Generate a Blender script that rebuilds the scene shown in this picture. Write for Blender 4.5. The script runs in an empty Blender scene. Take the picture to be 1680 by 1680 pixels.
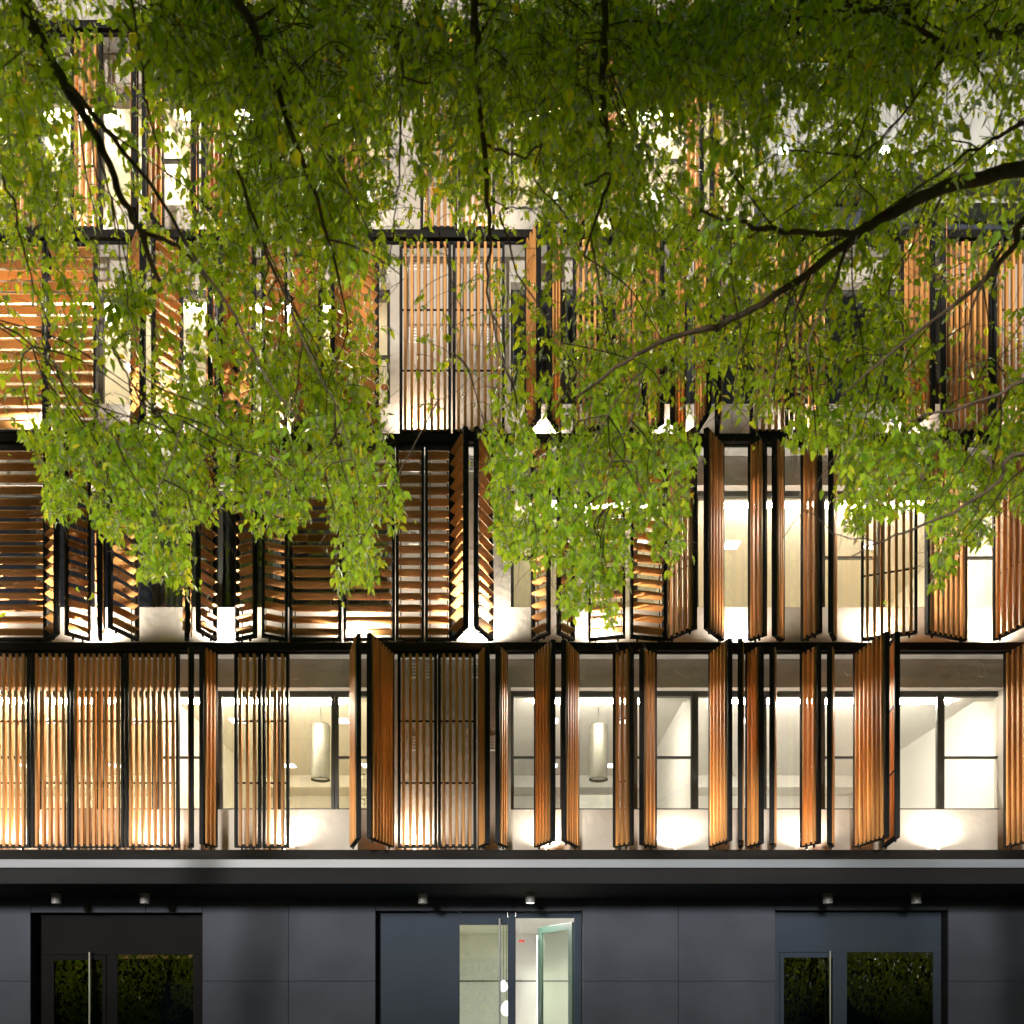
import bpy, math, random
import numpy as np
from mathutils import Vector, Matrix, noise

SC = bpy.context.scene
COL = SC.collection
R = math.radians
rnd = random.Random(7)

# ------------------------------------------------------------------ frame of reference
# X right along the facade, Y into the building (0 = plane of the closed shutters), Z up.
D, EYE, PPM, HOR = 13.0, 1.65, 103.0, 1650.0     # camera distance, eye height, pixels per metre at Y=0, horizon row

def X(px, y=0.0):
    return (px - 840.0) / (PPM * D / (D + y))

def Zp(py, y=0.0):
    return EYE + (HOR - py) / (PPM * D / (D + y))

# ------------------------------------------------------------------ materials
def new_mat(name):
    m = bpy.data.materials.new(name)
    m.use_nodes = True
    nt = m.node_tree
    nt.nodes.clear()
    out = nt.nodes.new('ShaderNodeOutputMaterial')
    return m, nt, out

def N(nt, typ, **kw):
    n = nt.nodes.new(typ)
    for k, v in kw.items():
        if k in n.inputs.keys() if hasattr(n.inputs, 'keys') else False:
            n.inputs[k].default_value = v
        else:
            setattr(n, k, v)
    return n

def ramp(nt, c0, c1, p0=0.0, p1=1.0):
    r = nt.nodes.new('ShaderNodeValToRGB')
    r.color_ramp.elements[0].position = p0
    r.color_ramp.elements[1].position = p1
    r.color_ramp.elements[0].color = (*c0, 1)
    r.color_ramp.elements[1].color = (*c1, 1)
    return r

def surf(name, c0, c1, scale=4.0, rough=0.6, rough2=None, metal=0.0, bump=0.0, bscale=30.0, stretch=(1, 1, 1), spec=0.5, detail=6.0, p0=0.3, p1=0.7):
    m, nt, out = new_mat(name)
    b = nt.nodes.new('ShaderNodeBsdfPrincipled')
    tc = nt.nodes.new('ShaderNodeTexCoord')
    mp = nt.nodes.new('ShaderNodeMapping')
    mp.inputs['Scale'].default_value = stretch
    nt.links.new(tc.outputs['Object'], mp.inputs['Vector'])
    no = nt.nodes.new('ShaderNodeTexNoise')
    no.inputs['Scale'].default_value = scale
    no.inputs['Detail'].default_value = detail
    nt.links.new(mp.outputs['Vector'], no.inputs['Vector'])
    r = ramp(nt, c0, c1, p0, p1)
    nt.links.new(no.outputs['Fac'], r.inputs['Fac'])
    nt.links.new(r.outputs['Color'], b.inputs['Base Color'])
    b.inputs['Roughness'].default_value = rough
    b.inputs['Metallic'].default_value = metal
    b.inputs['Specular IOR Level'].default_value = spec
    if rough2 is not None:
        mr = nt.nodes.new('ShaderNodeMapRange')
        mr.inputs['To Min'].default_value = rough
        mr.inputs['To Max'].default_value = rough2
        nt.links.new(no.outputs['Fac'], mr.inputs['Value'])
        nt.links.new(mr.outputs['Result'], b.inputs['Roughness'])
    if bump:
        n2 = nt.nodes.new('ShaderNodeTexNoise')
        n2.inputs['Scale'].default_value = bscale
        n2.inputs['Detail'].default_value = 8.0
        nt.links.new(mp.outputs['Vector'], n2.inputs['Vector'])
        bp = nt.nodes.new('ShaderNodeBump')
        bp.inputs['Strength'].default_value = bump
        bp.inputs['Distance'].default_value = 0.02
        nt.links.new(n2.outputs['Fac'], bp.inputs['Height'])
        nt.links.new(bp.outputs['Normal'], b.inputs['Normal'])
    nt.links.new(b.outputs['BSDF'], out.inputs['Surface'])
    return m

def wood_mat(name, axis):
    """oiled timber; every slat gets its own tone through the 'tint' face attribute"""
    m, nt, out = new_mat(name)
    b = nt.nodes.new('ShaderNodeBsdfPrincipled')
    tc = nt.nodes.new('ShaderNodeTexCoord')
    mp = nt.nodes.new('ShaderNodeMapping')
    mp.inputs['Scale'].default_value = (30, 30, 1.6) if axis == 'v' else (1.6, 30, 30)
    nt.links.new(tc.outputs['Object'], mp.inputs['Vector'])
    no = nt.nodes.new('ShaderNodeTexNoise')
    no.inputs['Scale'].default_value = 1.4
    no.inputs['Detail'].default_value = 5.0
    no.inputs['Distortion'].default_value = 0.5
    nt.links.new(mp.outputs['Vector'], no.inputs['Vector'])
    r = ramp(nt, (0.60, 0.26, 0.070), (0.80, 0.40, 0.13), 0.28, 0.75)
    nt.links.new(no.outputs['Fac'], r.inputs['Fac'])
    at = nt.nodes.new('ShaderNodeAttribute')
    at.attribute_name = 'tint'
    hs = nt.nodes.new('ShaderNodeHueSaturation')
    mr = nt.nodes.new('ShaderNodeMapRange')
    mr.inputs['To Min'].default_value = 0.72
    mr.inputs['To Max'].default_value = 1.2
    nt.links.new(at.outputs['Fac'], mr.inputs['Value'])
    nt.links.new(mr.outputs['Result'], hs.inputs['Value'])
    nt.links.new(r.outputs['Color'], hs.inputs['Color'])
    nt.links.new(hs.outputs['Color'], b.inputs['Base Color'])
    b.inputs['Roughness'].default_value = 0.55
    nt.links.new(b.outputs['BSDF'], out.inputs['Surface'])
    return m

def glass_mat(name, tint=(0.93, 0.96, 0.94), refl=1.0):
    m, nt, out = new_mat(name)
    t = nt.nodes.new('ShaderNodeBsdfTransparent')
    t.inputs['Color'].default_value = (*tint, 1)
    g = nt.nodes.new('ShaderNodeBsdfGlossy')
    g.inputs['Roughness'].default_value = 0.01
    g.inputs['Color'].default_value = (refl, refl, refl, 1)
    lw = nt.nodes.new('ShaderNodeLayerWeight')        # Schlick reflection, the same from both faces
    lw.inputs['Blend'].default_value = 0.5
    pw = nt.nodes.new('ShaderNodeMath'); pw.operation = 'POWER'; pw.inputs[1].default_value = 5.0
    f = nt.nodes.new('ShaderNodeMath'); f.operation = 'MULTIPLY_ADD'; f.inputs[1].default_value = 0.95; f.inputs[2].default_value = 0.045
    nt.links.new(lw.outputs['Facing'], pw.inputs[0]); nt.links.new(pw.outputs['Value'], f.inputs[0])
    mx = nt.nodes.new('ShaderNodeMixShader')
    nt.links.new(f.outputs['Value'], mx.inputs['Fac'])
    nt.links.new(t.outputs['BSDF'], mx.inputs[1])
    nt.links.new(g.outputs['BSDF'], mx.inputs[2])
    nt.links.new(mx.outputs['Shader'], out.inputs['Surface'])
    return m

def emit_mat(name, col, s):
    m, nt, out = new_mat(name)
    e = nt.nodes.new('ShaderNodeEmission')
    e.inputs['Color'].default_value = (*col, 1)
    e.inputs['Strength'].default_value = s
    nt.links.new(e.outputs['Emission'], out.inputs['Surface'])
    return m

def leaf_mat(name):
    m, nt, out = new_mat(name)
    at = nt.nodes.new('ShaderNodeAttribute')
    at.attribute_name = 'tint'
    r = nt.nodes.new('ShaderNodeValToRGB')
    els = r.color_ramp.elements
    els[0].position, els[0].color = 0.0, (0.048, 0.110, 0.011, 1)
    els[1].position, els[1].color = 1.0, (0.30, 0.22, 0.018, 1)
    for p, c in ((0.45, (0.104, 0.192, 0.015, 1)), (0.85, (0.165, 0.250, 0.020, 1)), (0.95, (0.22, 0.24, 0.02, 1))):
        e = els.new(p); e.color = c
    nt.links.new(at.outputs['Fac'], r.inputs['Fac'])
    d = nt.nodes.new('ShaderNodeBsdfDiffuse')
    nt.links.new(r.outputs['Color'], d.inputs['Color'])
    t = nt.nodes.new('ShaderNodeBsdfTranslucent')
    mul = nt.nodes.new('ShaderNodeMixRGB')
    mul.blend_type = 'MULTIPLY'; mul.inputs['Fac'].default_value = 1.0
    mul.inputs['Color2'].default_value = (4.4, 3.2, 2.2, 1)
    nt.links.new(r.outputs['Color'], mul.inputs['Color1'])
    nt.links.new(mul.outputs['Color'], t.inputs['Color'])
    mx = nt.nodes.new('ShaderNodeAddShader')
    nt.links.new(d.outputs['BSDF'], mx.inputs[0]); nt.links.new(t.outputs['BSDF'], mx.inputs[1])
    g = nt.nodes.new('ShaderNodeBsdfGlossy'); g.inputs['Roughness'].default_value = 0.45
    g.inputs['Color'].default_value = (0.8, 0.85, 0.75, 1)
    f = nt.nodes.new('ShaderNodeFresnel'); f.inputs['IOR'].default_value = 1.15
    m2 = nt.nodes.new('ShaderNodeMixShader')
    nt.links.new(f.outputs['Fac'], m2.inputs['Fac'])
    nt.links.new(mx.outputs['Shader'], m2.inputs[1]); nt.links.new(g.outputs['BSDF'], m2.inputs[2])
    nt.links.new(m2.outputs['Shader'], out.inputs['Surface'])
    return m

M = {
    'plaster': surf('rough plaster', (0.42, 0.385, 0.345), (0.56, 0.52, 0.47), 1.6, 0.85, bump=0.55, bscale=9),
    'concrete': surf('pale concrete', (0.40, 0.40, 0.39), (0.55, 0.55, 0.53), 2.0, 0.8, bump=0.2),
    'soffit': surf('painted ledge underside', (0.30, 0.29, 0.28), (0.42, 0.41, 0.39), 3.0, 0.7),
    'steel': surf('dark painted steel', (0.011, 0.011, 0.012), (0.020, 0.020, 0.022), 5, 0.55, 0.7, spec=0.2),
    'fascia': surf('dark ledge fascia', (0.012, 0.011, 0.010), (0.022, 0.020, 0.019), 2.2, 0.75, 0.9, spec=0.12, stretch=(0.4, 1, 3)),
    'wood_v': wood_mat('oiled timber upright', 'v'),
    'wood_h': wood_mat('oiled timber lying', 'h'),
    'frame': surf('window frame grey', (0.045, 0.047, 0.043), (0.062, 0.064, 0.058), 6, 0.5),
    'room': surf('cream interior paint', (0.80, 0.76, 0.66), (0.85, 0.81, 0.71), 0.6, 0.9),
    'room_white': surf('white interior paint', (0.80, 0.79, 0.75), (0.85, 0.84, 0.81), 0.6, 0.9),
    'room_dim': surf('unlit room blue grey', (0.20, 0.24, 0.33), (0.28, 0.32, 0.42), 0.6, 0.9),  # dimness of the unlit rooms put into the wall colour
    'glass': glass_mat('window glass', (0.97, 0.965, 0.94)),
    'door_glass': glass_mat('door glass', (0.82, 0.87, 0.81), 1.0),
    'dark_glass': glass_mat('dark door glass', (0.40, 0.44, 0.44), 1.0),
    'clad': surf('charcoal cladding', (0.044, 0.051, 0.072), (0.074, 0.084, 0.112), 0.9, 0.6, 0.8, spec=0.15, bump=0.05, bscale=90),
    'clad_blue': surf('blue grey door panel', (0.032, 0.044, 0.068), (0.046, 0.060, 0.086), 0.8, 0.55, 0.75, spec=0.12),
    'black_panel': surf('black door panel', (0.006, 0.006, 0.007), (0.012, 0.011, 0.011), 1.0, 0.6, 0.8, spec=0.06),
    'alu': surf('satin aluminium strip', (0.21, 0.23, 0.28), (0.28, 0.30, 0.36), 1.5, 0.45, stretch=(0.3, 1, 4)),
    'canopy': surf('dark canopy metal', (0.016, 0.016, 0.018), (0.028, 0.028, 0.031), 1.2, 0.65, 0.8, spec=0.08, stretch=(0.35, 1, 1)),
    'inox': surf('brushed stainless steel', (0.55, 0.54, 0.52), (0.66, 0.65, 0.63), 8, 0.3, metal=1.0, stretch=(1, 1, 0.1)),
    'hood': surf('satin hood metal', (0.10, 0.097, 0.08), (0.14, 0.135, 0.11), 3, 0.4, metal=0.3, stretch=(6, 6, 0.3)),
    'white': surf('white plastic', (0.70, 0.70, 0.69), (0.78, 0.78, 0.77), 3, 0.5),
    'grey_lamp': surf('grey lamp housing', (0.20, 0.20, 0.21), (0.26, 0.26, 0.27), 5, 0.45),
    'cable': surf('pale cable sheath', (0.50, 0.49, 0.46), (0.6, 0.59, 0.56), 5, 0.6),
    'red': surf('red sign paint', (0.60, 0.03, 0.02), (0.70, 0.05, 0.03), 3, 0.5),
    'orange': surf('orange sticker', (0.70, 0.16, 0.05), (0.75, 0.2, 0.07), 3, 0.6),
    'green_frame': surf('green tinted door frame', (0.028, 0.060, 0.044), (0.040, 0.080, 0.060), 3, 0.35),
    'marble': surf('grey marble', (0.42, 0.44, 0.40), (0.62, 0.63, 0.59), 2.2, 0.3, stretch=(1, 1, 3)),
    'bark': surf('dark bark', (0.065, 0.045, 0.030), (0.15, 0.108, 0.072), 9, 0.9, bump=1.0, bscale=34, stretch=(1, 1, 0.35)),
    'leaf': leaf_mat('green leaf'),
    'led': emit_mat('warm white led', (1.0, 0.90, 0.70), 190.0),
    'led_white': emit_mat('neutral white led', (1.0, 0.92, 0.79), 135.0),
    'lamp': emit_mat('lit lamp lens', (1.0, 0.95, 0.85), 40.0),
    'ceil_lamp': emit_mat('ceiling led panel', (1.0, 0.96, 0.9), 3.5),
    'pendant': emit_mat('lit opal glass', (1.0, 0.97, 0.93), 2.2),
    'asphalt': surf('asphalt', (0.035, 0.035, 0.036), (0.06, 0.06, 0.06), 30, 0.85, bump=0.4, bscale=180),
    'paving': surf('stone paving', (0.16, 0.155, 0.15), (0.24, 0.235, 0.225), 3, 0.75, bump=0.2, bscale=60),
    'earth': surf('bare earth', (0.06, 0.05, 0.035), (0.10, 0.085, 0.06), 4, 0.95, bump=0.4),
    'kerb': surf('granite kerb', (0.22, 0.22, 0.22), (0.34, 0.34, 0.33), 20, 0.8),
}

# ------------------------------------------------------------------ mesh helper
class MB:
    def __init__(s):
        s.v, s.f, s.t, s.smooth = [], [], [], False
    def poly(s, pts, tint=0.5):
        n = len(s.v); s.v += [tuple(p) for p in pts]; s.f.append(tuple(range(n, n + len(pts)))); s.t.append(tint)
    def box(s, x0, x1, y0, y1, z0, z1, tint=0.5, mat=None, bev=0.0):
        if x0 > x1: x0, x1 = x1, x0
        if y0 > y1: y0, y1 = y1, y0
        if z0 > z1: z0, z1 = z1, z0
        n = len(s.v)
        if bev <= 0:
            p = [(x0, y0, z0), (x1, y0, z0), (x1, y1, z0), (x0, y1, z0), (x0, y0, z1), (x1, y0, z1), (x1, y1, z1), (x0, y1, z1)]
            fs = [(0, 3, 2, 1), (4, 5, 6, 7), (0, 1, 5, 4), (1, 2, 6, 5), (2, 3, 7, 6), (3, 0, 4, 7)]
        else:
            b = min(bev, (x1 - x0) * .3, (y1 - y0) * .3, (z1 - z0) * .3)
            p = []; idx = {}
            for sx in (0, 1):
                for sy in (0, 1):
                    for sz in (0, 1):
                        cx, cy, cz = (x0, x1)[sx], (y0, y1)[sy], (z0, z1)[sz]
                        ix, iy, iz = (b, -b)[sx], (b, -b)[sy], (b, -b)[sz]
                        for a, q in (('x', (cx, cy + iy, cz + iz)), ('y', (cx + ix, cy, cz + iz)), ('z', (cx + ix, cy + iy, cz))):
                            idx[(sx, sy, sz, a)] = len(p); p.append(q)
            I = lambda x, y, z, a: idx[(x, y, z, a)]
            fs = []
            for q in (0, 1):
                f = [I(q, 0, 0, 'x'), I(q, 0, 1, 'x'), I(q, 1, 1, 'x'), I(q, 1, 0, 'x')]; fs.append(tuple(f if q == 0 else f[::-1]))
                f = [I(0, q, 0, 'y'), I(1, q, 0, 'y'), I(1, q, 1, 'y'), I(0, q, 1, 'y')]; fs.append(tuple(f if q == 0 else f[::-1]))
                f = [I(0, 0, q, 'z'), I(0, 1, q, 'z'), I(1, 1, q, 'z'), I(1, 0, q, 'z')]; fs.append(tuple(f if q == 0 else f[::-1]))
            for u in (0, 1):
                for w in (0, 1):
                    fs.append((I(u, w, 0, 'x'), I(u, w, 1, 'x'), I(u, w, 1, 'y'), I(u, w, 0, 'y')))
                    fs.append((I(u, 0, w, 'x'), I(u, 1, w, 'x'), I(u, 1, w, 'z'), I(u, 0, w, 'z')))
                    fs.append((I(0, u, w, 'y'), I(1, u, w, 'y'), I(1, u, w, 'z'), I(0, u, w, 'z')))
            for x in (0, 1):
                for y in (0, 1):
                    for z in (0, 1):
                        fs.append((I(x, y, z, 'x'), I(x, y, z, 'y'), I(x, y, z, 'z')))
        if mat is not None:
            p = [tuple(mat @ Vector(q)) for q in p]
        s.v += p
        for f in fs:
            s.f.append(tuple(n + i for i in f)); s.t.append(tint)
    def tube(s, pts, radii, sides=6, tint=0.5, cap=True):
        pts = [Vector(p) for p in pts]
        n0 = len(s.v); k = len(pts)
        ref = Vector((0.31, 0.87, 0.2)).normalized()
        for i, p in enumerate(pts):
            d = (pts[min(i + 1, k - 1)] - pts[max(i - 1, 0)])
            d = d.normalized() if d.length > 1e-9 else Vector((0, 0, 1))
            a = d.cross(ref)
            if a.length < 1e-3: a = d.cross(Vector((1, 0, 0)))
            a.normalize(); b = d.cross(a)
            r = radii[i] if hasattr(radii, '__len__') else radii
            for j in range(sides):
                t = 2 * math.pi * j / sides
                s.v.append(tuple(p + a * (r * math.cos(t)) + b * (r * math.sin(t))))
        for i in range(k - 1):
            for j in range(sides):
                j2 = (j + 1) % sides
                s.f.append((n0 + i * sides + j, n0 + i * sides + j2, n0 + (i + 1) * sides + j2, n0 + (i + 1) * sides + j)); s.t.append(tint)
        if cap:
            s.f.append(tuple(n0 + j for j in range(sides))[::-1]); s.t.append(tint)
            s.f.append(tuple(n0 + (k - 1) * sides + j for j in range(sides))); s.t.append(tint)
    def lathe(s, cx, cy, prof, sides=20, tint=0.5):
        n0 = len(s.v)
        for r, z in prof:
            for j in range(sides):
                t = 2 * math.pi * j / sides
                s.v.append((cx + r * math.cos(t), cy + r * math.sin(t), z))
        for i in range(len(prof) - 1):
            for j in range(sides):
                j2 = (j + 1) % sides
                s.f.append((n0 + i * sides + j, n0 + i * sides + j2, n0 + (i + 1) * sides + j2, n0 + (i + 1) * sides + j)); s.t.append(tint)
    def build(s, name, mat, parent=None, label=None, smooth=False, tint=False, loc=None, rotz=0.0):
        me = bpy.data.meshes.new(name)
        me.from_pydata(s.v, [], s.f)
        me.materials.append(mat)
        if tint:
            a = me.attributes.new('tint', 'FLOAT', 'FACE'); a.data.foreach_set('value', s.t)
        if smooth:
            me.polygons.foreach_set('use_smooth', [True] * len(me.polygons))
        me.update()
        o = bpy.data.objects.new(name, me); COL.objects.link(o)
        if parent is not None: o.parent = parent
        if loc is not None: o.location = loc
        o.rotation_euler.z = rotz
        if label: o['label'] = label
        return o

def thing(name, label, cat, loc=(0, 0, 0), group=None):
    o = bpy.data.objects.new(name, None); COL.objects.link(o)
    o.location = loc; o.empty_display_size = 0.2
    o['label'] = label; o['category'] = cat
    if group: o['group'] = group
    return o

def struct(o, kind='structure'):
    o['kind'] = kind
    return o

# ------------------------------------------------------------------ ground
def ground():
    m = MB(); m.box(-300, 300, -400, 300, -0.6, -0.02); struct(m.build('ground', M['earth']))
    m = MB(); m.box(-120, 120, -17.0, 0.24, -0.15, 0.0)
    struct(m.build('pavement', M['paving']))
    m = MB(); m.box(-120, 120, -17.3, -17.003, -0.15, 0.004, bev=0.015); struct(m.build('kerb', M['kerb']))
    m = MB(); m.box(-120, 120, -26.0, -17.303, -0.15, -0.012); struct(m.build('road', M['asphalt']))
ground()

# ------------------------------------------------------------------ building
YW, YB = 0.25, 0.50            # outer plaster face, back of the wall
YG0, YG1 = 0.39, 0.46          # window frames
YS = -0.10                     # front of the ledges
XL, XR = -13.5, 13.5
ROOM_BACK = 6.6
FL = [4.116, 7.40, 10.70, 13.93, 17.24]     # ledge tops
bld = thing('apartment_building', 'pale plaster apartment building with folding timber slat shutters above a charcoal ground floor', 'building', (0, 0.4, 0))
def B(mb, name, mat, **kw):
    o = mb.build(name, mat, None, **kw)
    o.parent = bld
    o.matrix_parent_inverse = Matrix.Translation((0, -0.4, 0))
    return o

PIERX0, PIERX1 = X(640, YW), X(838, YW)     # solid pier between the two window bands
ENDX = X(1646, YW)                          # right end of the right window band
BAND = [(XL, PIERX0), (PIERX1, ENDX)]
TERR = X(1235, YW)                          # the top storey steps back right of here
SILL, HEAD, SLABT = 0.72, 2.70, 0.13

for k in range(4):
    z0, z1 = FL[k], FL[k + 1]
    right = XR if k < 3 else TERR
    m = MB()
    zb = z1 - SLABT - 0.001
    m.box(XL, right, YW, YB, z0 + 0.001, z0 + SILL)                      # parapet
    m.box(XL, right, YW, YB, z0 + HEAD, zb)                              # beam
    m.box(PIERX0, PIERX1, YW, YB, z0 + SILL, z0 + HEAD)                  # pier
    if k < 3:
        m.box(ENDX, XR, YW, YB, z0 + SILL, z0 + HEAD)
    B(m, 'facade_wall', M['plaster'])

# ledges: dark steel fascia, pale underside
for k in range(5):
    z = FL[k]
    right = XR if k < 4 else TERR
    m = MB()
    if k == 0:
        m.box(XL, XR, YS, 0.06, 3.62, z, bev=0.006)
    else:
        m.box(XL, right, YS, 0.03, z - SLABT, z, bev=0.006)
    f = B(m, 'ledge', M['fascia'])
    m = MB()
    m.box(XL, right, 0.031 if k else 0.061, ROOM_BACK + 0.3, z - SLABT + 0.008, z - 0.004)
    s = m.build('slab', M['soffit'], f)
    m = MB()   # thin track under the ledge that the shutters run in
    if k:
        m.box(XL, right, -0.035, 0.010, z - SLABT - 0.022, z - SLABT - 0.001)
        m.build('track', M['steel'], f)

# window modules (pixel columns of the mullions, taken at the frame plane)
W1 = [-470, -370, -260, -130, -32, 65, 163, 255, 358, 454, 549, 641]
W2 = [837, 925, 1040, 1140, 1252, 1348, 1446, 1544, 1646]
T1 = {0, 2, 4, 7, 10}; T2 = {0, 2, 5, 7}
def window(px0, px1, z0, transom, sticker=False):
    x0, x1 = X(px0, YG0) + 0.002, X(px1, YG0) - 0.002
    za, zb = z0 + SILL + 0.004, z0 + HEAD - 0.004
    fw = 0.058
    m = MB()
    m.box(x0, x0 + fw, YG0, YG1, za, zb, bev=0.005)
    m.box(x1 - fw, x1, YG0, YG1, za, zb, bev=0.005)
    m.box(x0 + fw, x1 - fw, YG0 + .002, YG1, zb - 0.085, zb, bev=0.005)
    m.box(x0 + fw, x1 - fw, YG0 + .002, YG1, za, za + 0.05, bev=0.005)
    if transom:
        zt = z0 + 1.615
        m.box(x0 + fw, x1 - fw, YG0 + 0.01, YG1, zt - 0.016, zt + 0.016)
    o = B(m, 'window', M['frame'])
    g = MB(); g.box(x0 + fw + .001, x1 - fw - .001, YG0 + 0.035, YG0 + 0.043, za + 0.051, zb - 0.086)
    g.build('pane', M['glass'], o)
    return o
for k in range(4):
    for i in range(2, len(W1) - 1):
        window(W1[i], W1[i + 1], FL[k], i in T1)
    for i in range(len(W2) - 1):
        if k == 3 and i > 3: continue
        window(W2[i], W2[i + 1], FL[k], i in T2)

# rooms behind the windows
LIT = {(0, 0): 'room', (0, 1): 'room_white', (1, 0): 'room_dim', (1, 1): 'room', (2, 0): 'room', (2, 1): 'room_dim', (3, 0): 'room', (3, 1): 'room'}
PARTS = {0: [X(-140, 3), X(163, YB), X(641, YB)], 1: [X(837, YB), X(1140, YB), X(1646, YB)]}
for k in range(4):
    z0 = FL[k] + 0.03; zc = FL[k] + 2.86
    for b in (0, 1):
        kind = LIT[(k, b)]
        xs = [XL + .1, X(255, YB), X(641, YB)] if b == 0 else [X(837, YB), X(1140, YB), X(1646, YB)]
        if k == 3 and b == 1: xs = [X(837, YB), TERR - 0.05]
        for a, c in zip(xs[:-1], xs[1:]):
            a += 0.03; c -= 0.03
            m = MB(); y0, y1 = YB + 0.004, ROOM_BACK
            m.poly([(a, y1, z0), (c, y1, z0), (c, y1, zc), (a, y1, zc)])
            m.poly([(a, y0, z0), (a, y1, z0), (a, y1, zc), (a, y0, zc)])
            m.poly([(c, y0, z0), (c, y0, zc), (c, y1, zc), (c, y1, z0)])
            m.poly([(a, y0, zc), (c, y0, zc), (c, y1, zc), (a, y1, zc)])
            m.poly([(a, y0, z0), (c, y0, z0), (c, y1, z0), (a, y1, z0)])
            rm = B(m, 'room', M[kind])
            if kind != 'room_dim':
                m = MB(); zt = FL[k] + 2.66
                m.box(a + 0.35, c - 0.75, 0.66, 0.72, zt - 0.05, zt)
                m.build('led_strip', M['led_white' if kind == 'room_white' else 'led'], rm)
                m = MB(); m.box(a + 0.05, c - 0.05, 0.60, 0.76, zt + 0.001, zc - 0.002)   # pelmet the strip hangs from
                m.box(a + .05, c - .05, ROOM_BACK - .75, ROOM_BACK - .02, zc - .28, zc - .003)   # dropped ceiling at the back
                m.build('pelmet', M[kind], rm)
                nl = max(2, int((c - a) / 1.7))
                m = MB()
                for j in range(nl):
                    for yy in (2.25, 5.1):
                        cx = a + (j + .5 + .12 * rnd.uniform(-1, 1)) * (c - a) / nl
                        m.box(cx - .13, cx + .13, yy - .13, yy + .13, zc - .012, zc - .002)
                m.build('ceiling_light', M['ceil_lamp'], rm)

# --- terrace storey on the right
m = MB()
m.box(TERR + .02, XR, 0.30, 0.5, FL[3] + .001, 14.72)  # shade under the overhang put into this wall's dark colour
m.box(TERR + .02, XR, 0.75, 0.9, 15.02, 15.30)
B(m, 'terrace_wall', M['clad'])
m = MB(); m.box(TERR + .02, XR, YS - .12, 0.9, 14.72, 15.0, bev=.01)
m.box(TERR + .25, TERR + 1.1, -.02, 0.29, 14.42, 14.52); m.box(TERR + 2.6, XR, -.02, 0.29, 14.42, 14.52)
B(m, 'terrace_beam', M['concrete'])
m = MB(); xx = TERR + .1
while xx < XR - 1:
    w = 0.84
    m.box(xx, xx + w - .02, 0.80, 0.90, 15.31, 17.6, bev=.006); xx += w
B(m, 'terrace_screen', M['concrete'])
m = MB(); m.box(TERR - .05, TERR + .019, YW + .001, 1.0, FL[3] + .002, FL[4] + .9); B(m, 'end_wall', M['plaster'])
# upper wall above the top ledge
m = MB(); m.box(XL, TERR - .06, YW, YB, FL[4] + .001, FL[4] + 3.2); B(m, 'facade_wall', M['plaster'])
m = MB(); m.box(XL, XR, 0.95, 7, FL[4] + 3.0, FL[4] + 3.4); B(m, 'roof', M['fascia'])
m = MB(); m.box(XL, XR, 7.0, 7.3, 0, FL[4] + 3.3); B(m, 'rear_wall', M['plaster'])
m = MB(); m.box(XL - .3, XL, YW, 7.0, 0, FL[4] + 3.3); m.box(XR, XR + .3, YW, 7.0, 0, FL[4] + 3.3); B(m, 'side_wall', M['plaster'])

# --- shutters
SH = 3.02
nleaf = 0
def leaf(xa, ya, xb, yb, z0, z1, horiz, folded):
    """one shutter leaf from plan point a to plan point b"""
    global nleaf; nleaf += 1
    w = math.hypot(xb - xa, yb - ya); h = z1 - z0
    rz = math.atan2(yb - ya, xb - xa)
    st, dp = 0.041, 0.037
    m = MB()
    m.box(0, st, -dp, dp, 0, h, bev=.004); m.box(w - st, w, -dp, dp, 0, h, bev=.004)
    m.box(st, w - st, -dp + .004, dp - .004, 0, 0.045); m.box(st, w - st, -dp + .004, dp - .004, h - 0.045, h)
    for px in (0.10, w - 0.13):                                                   # pivot feet
        m.box(px, px + 0.03, -.012, .012, -0.045, 0.0)
    lab = ('horizontal' if horiz else 'upright') + '-slat timber shutter leaf ' + ('folded out from the facade' if folded else 'closed flat')
    fr = m.build('shutter_leaf', M['steel'], bld, label=lab, loc=(xa, ya - 0.4, z0), rotz=rz)
    s = MB()
    if horiz:
        n = int(round((h - 0.1) / 0.182)); pitch = (h - 0.1) / n
        for i in range(n):
            zc = 0.05 + (i + .5) * pitch + rnd.uniform(-.004, .004)
            mt = Matrix.Translation((0, 0, zc)) @ Matrix.Rotation(R(-20 + rnd.uniform(-2, 2)), 4, 'X')
            s.box(st + .004, w - st - .004, -0.068, 0.058, -0.014, 0.014, rnd.random(), mt, bev=.003)
        mat = M['wood_h']
    else:
        inner = w - 2 * st
        n = max(3, int(round(inner / 0.100))); pitch = inner / n
        for i in range(n):
            xc = st + (i + .5) * pitch
            s.box(xc - .021, xc + .021, -0.052, 0.012, 0.012, h - 0.012, rnd.random(), bev=.003)
        mat = M['wood_v']
    s.build('slats', mat, fr, tint=True)
    if horiz:
        for px in (st + 0.02, w - st - .035):
            c = MB(); c.box(px, px + .015, .059, .072, .046, h - .046); c.build('slat_holder', M['steel'], fr)
    else:
        for zz in (h * .335, h * .655):
            c = MB(); c.box(st + .001, w - st - .001, .0125, .0225, zz - .014, zz + .014); c.build('crossbar', M['steel'], fr)
    return fr

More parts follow.
